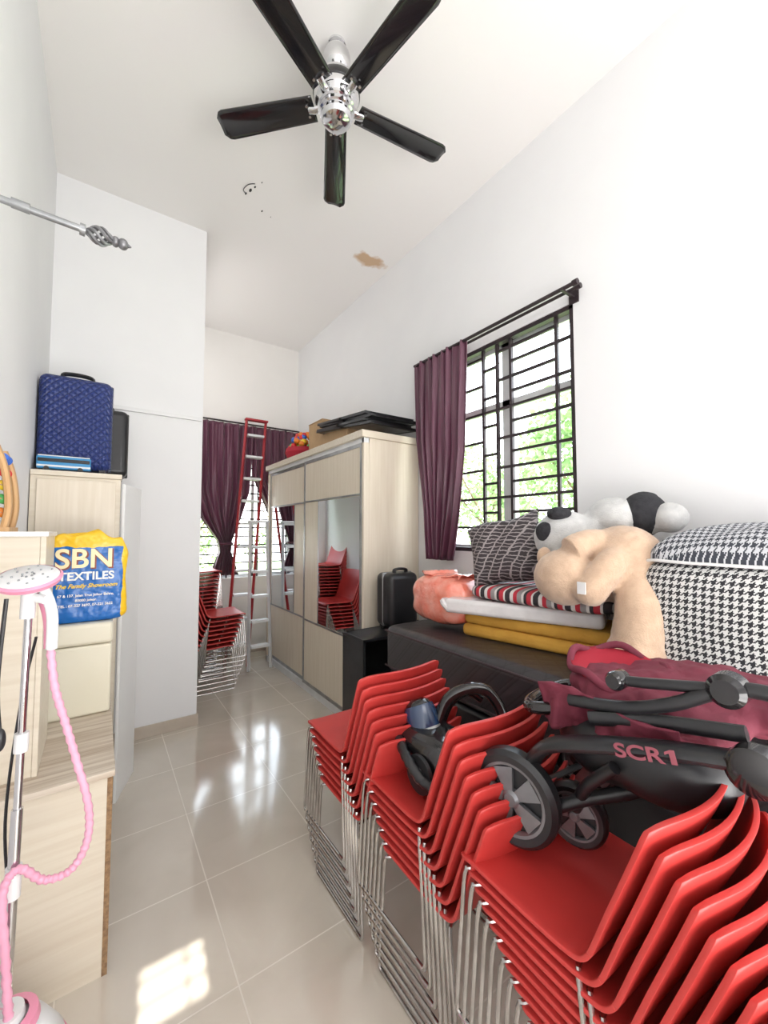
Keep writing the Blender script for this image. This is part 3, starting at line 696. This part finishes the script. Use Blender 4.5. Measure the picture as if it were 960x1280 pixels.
# ------------------------------------------------------------ folded stroller
sr=thing('stroller','folded baby stroller with maroon canopy and black frame','stroller',(1.10,.60,.68))
def wheel(c,r,w,name='wheel'):
    T=Matrix.Rotation(.22,3,'Z')@Matrix.Rotation(-pi/2,3,'Y')
    t=B().lathe([(r*.76,-w*.5),(r*.9,-w*.55),(r,-w*.3),(r*1.01,0),(r,w*.3),(r*.9,w*.55),(r*.76,w*.5),(r*.76,-w*.5)],c=c,T=T,n=44).out(name,'black',sr)
    b=B()
    b.lathe([(r*.66,w*.30),(r*.70,w*.48),(r*.765,w*.50),(r*.765,w*.2),(r*.66,w*.2),(r*.66,w*.30)],c=c,T=T,n=44)
    b.lathe([(0,w*.62),(r*.13,w*.60),(r*.19,w*.45),(r*.19,w*.1)],c=c,T=T,n=24)
    C=Vector(c)
    for k in range(5):
        a=2*pi*k/5+.3
        def P(rr,aa,zz): return C+T@Vector((rr*math.cos(aa),rr*math.sin(aa),zz))
        i0=r*.12; i1=r*.69
        v=[P(i0,a-.7,w*.46),P(i1,a-.34,w*.42),P(i1,a+.34,w*.42),P(i0,a+.7,w*.46),P(i0,a-.7,w*.2),P(i1,a-.34,w*.2),P(i1,a+.34,w*.2),P(i0,a+.7,w*.2)]
        b.add(v,[(0,1,2,3),(7,6,5,4),(0,4,5,1),(1,5,6,2),(2,6,7,3),(3,7,4,0)])
    b.out('rim','wrim',t)
    B().lathe([(0,w*.12),(r*.75,w*.12),(r*.75,-w*.2),(0,-w*.2)],c=c,T=T,n=30).out('hub_disc','black',t)
wheel((-.10,.17,.16),.130,.05)
wheel((.03,.06,.12),.085,.035)
wheel((.26,.14,.15),.11,.04)
B().tube(smooth([(-.06,.17,.16),(-.06,.14,.25),(-.075,.07,.335),(-.07,-.06,.39),(-.05,-.18,.425),(-.02,-.31,.45),(.0,-.38,.455)],6),lambda t:.038-.003*t,16,flat=.5).out('frame','black',sr)
B().tube(smooth([(.22,.17,.16),(.20,.0,.33),(.20,-.2,.42),(.2,-.4,.44)],6),.018,10).out('frame','black',sr)
B().tube(smooth([(-.06,.10,.14),(.0,.02,.19),(.08,-.1,.25),(.16,-.2,.33)],5),.018,10).out('lower_frame','black',sr)
B().tube(smooth([(.03,.06,.13),(-.02,.0,.24),(-.03,-.08,.33)],5),.016,10).out('lower_frame','black',sr)
B().tube([(-.06,.17,.155),(.24,.15,.15)],.010,10).out('axle','black',sr)
T=Matrix.Rotation(pi/2,3,'Y')
for (x,y,z,r) in ((-.03,-.35,.45,.046),(.02,-.30,.58,.036),(.0,-.08,.54,.024)):
    B().lathe([(0,-.03),(r*.7,-.03),(r,-.02),(r,.02),(r*.7,.03),(0,.03)],c=(x,y,z),T=T,n=28).out('hinge','blackgloss',sr)
B().tube(smooth([(-.02,.04,.455),(-.01,-.10,.48),(.0,-.20,.52),(.02,-.30,.58),(.03,-.38,.59)],6),.016,10).out('folding_link','black',sr)
B().tube(smooth([(.0,-.08,.54),(.01,-.15,.55),(.02,-.30,.58)],5),.013,10).out('folding_link','black',sr)
B().tube(smooth([(-.03,-.02,.43),(.0,-.16,.465),(.01,-.33,.50)],5),.018,10,flat=.7).out('folding_link','black',sr)
B().tube(smooth([(.02,.10,.40),(.0,.17,.385),(.04,.21,.38),(.14,.22,.385),(.22,.19,.40),(.24,.10,.41)],8),.019,12).out('bumper_bar','blackgloss',sr)
b=B()
b.ell((.165,-.03,.470),(.145,.160,.055)).ell((.26,-.22,.490),(.16,.27,.060)).ell((.08,-.07,.44),(.09,.14,.06)).ell((.13,-.18,.465),(.13,.14,.055))
b.out('canopy','maroon',sr,remesh=.008,disp=(.026,.055))
tilt=Matrix.Rotation(-.22,3,'Y')@Matrix.Rotation(.12,3,'X')
B().tube([tilt@Vector((.110*math.cos(t)*(1+.03*math.sin(4*t)),.130*math.sin(t),.012*math.sin(5*t)))+Vector((.15,-.01,.525)) for t in [k*2*pi/48 for k in range(48)]],.011,10,True).out('canopy_rim','maroon',sr)
B().lathe([(0,-.03),(.05,-.026),(.09,-.012),(.108,.0)],c=(.15,-.01,.525),T=tilt@Matrix.Diagonal((1,1.2,1)),n=36).out('canopy_lining','redcloth',sr,solid=.004,disp=(.010,.03))
def drape(u,v):
    y=.14-.36*u; return (-.02+.022*math.sin(u*15+v*3)*v+.03*v+.010*math.sin(u*37)*v,y,.475-.11*v*(1-.25*u)+.015*math.sin(u*6)*(1-v)-.012*math.sin(u*11)*v)
B().grid(drape,70,14).out('seat_fabric','maroon',sr,solid=.005,disp=(.014,.045))
B().ell((.13,-.08,.33),(.14,.22,.10),28,16,.8,.8).out('seat_shell','black',sr,disp=(.02,.08))
mw=basis((.12,-1,.24),(0,.24,1),(-.090,-.190,.414))@Matrix.Diagonal((1.35,1,1,1))
text('SCR',.042,'pprint',sr,mw@Matrix.Translation((.018,0,0)),'printed_text',.0010,align='RIGHT')
o=B().prism([(0,0),(.0085,0),(.0085,.0290),(.0025,.0290),(-.0065,.0235),(-.0065,.018),(0,.0215)],.0008).out('printed_text','pprint',sr,flat=True)
o.matrix_local=mw@Matrix.Translation((.028,0,0))

# ------------------------------------------------------------ outside
g=B().box(-14,26,-14,26,-.35,-.30).out('ground','grass'); struct(g)
def tree(x,y,h,r,seed,n=3200):
    random.seed(seed)
    t=thing('tree','leafy green garden tree outside the window','tree',(x,y,-.30))
    b=B().tube(smooth([(0,0,0),(.05,.05,h*.35),(-.05,.1,h*.7)],4),lambda k:.13-.08*k,8)
    for k in range(6):
        a=k*1.05; b.tube(smooth([(0,.05,h*.3+k*.12),(r*.4*math.cos(a),r*.4*math.sin(a),h*.55),(r*.75*math.cos(a),r*.75*math.sin(a),h*.75)],4),lambda k_:.05-.035*k_,6)
    b.out('trunk','trunk',t)
    l=B()
    cl=[(Vector((random.uniform(-.65,.65)*r,random.uniform(-.65,.65)*r,h*(.22+.68*random.random()))),random.uniform(.25,.42)*r) for _ in range(24)]
    for i in range(n):
        c,rr=random.choice(cl); d=Vector((random.gauss(0,1),random.gauss(0,1),random.gauss(0,1))).normalized()*rr*random.uniform(.6,1)
        p=c+d; u=Vector((random.gauss(0,1),random.gauss(0,1),random.gauss(0,1))).normalized(); w=u.cross(Vector((random.random(),random.random(),random.random()))).normalized(); s_=random.uniform(.06,.11)
        l.add([p-u*s_,p+w*s_*.5,p+u*s_,p-w*s_*.5],[(0,1,2,3)])
    o=l.out('foliage','leaf',t,flat=True,fixn=False); o['kind']='stuff'
tree(8.0,3.6,4.7,1.8,1,5000); tree(10.0,8.2,4.9,2.2,2,5000); tree(5.5,12.5,3.4,1.8,3,2200); tree(1.8,13.0,3.0,1.6,4,2200)

# ------------------------------------------------------------ light
w=D.worlds.new('world'); SC.world=w; w.use_nodes=True; nt=w.node_tree; bg=nt.nodes['Background']
tcw=N(nt,'ShaderNodeTexCoord'); s=N(nt,'ShaderNodeSeparateXYZ'); nt.links.new(tcw.outputs['Generated'],s.inputs[0])
nt.links.new(ramp(nt,s.outputs[2],[(.0,(1,1,1)),(.6,(.76,.88,1))]),bg.inputs[0]); bg.inputs[1].default_value=8.0
def light(kind,loc,rot,energy,size=None,sy=None,color=(1,1,1),name='lamp'):
    l=D.lights.new(name,kind); l.energy=energy; l.color=color
    if kind=='AREA': l.shape='RECTANGLE'; l.size=size; l.size_y=sy
    o=D.objects.new(name,l); SC.collection.objects.link(o); o.location=loc; o.rotation_euler=rot; return o,l
o,l=light('SUN',(0,-5,6),(0,0,0),16,color=(1,.97,.90),name='sun'); l.angle=.006
o.rotation_euler=Vector((.1,1,-.75)).to_track_quat('-Z','Y').to_euler()
light('AREA',(1.3,-2.45,1.7),(math.radians(106),0,math.radians(16)),90,2.0,2.6,(1,.995,.985),'rear_fill')  # added fill behind the camera, no real opening there
light('AREA',(.9,-1.5,4.1),(math.radians(35),0,0),34,2.0,1.6,(1,.99,.98),'overhead_fill')  # added overhead fill behind the camera; the room has no such lamp
light('AREA',(.7,-1.1,.9),(math.radians(156),0,0),60,1.8,1.4,(1,.985,.97),'upward_fill')  # added low fill behind the camera, aimed up to brighten the ceiling
light('AREA',(.72,4.55,3.35),(math.radians(90),0,math.radians(-90)),8,1.5,1.3,(1,.98,.96),'alcove_fill')  # added fill hidden behind the partition to lift the far end

# ------------------------------------------------------------ camera
cam=D.cameras.new('camera'); co=D.objects.new('camera',cam); SC.collection.objects.link(co); SC.camera=co
cam.sensor_fit='VERTICAL'; cam.sensor_height=24; cam.lens=505/1280*24; cam.clip_start=.02
co.location=(0,0,H); co.rotation_euler=(math.radians(90+2.8),0,math.radians(-35.1))
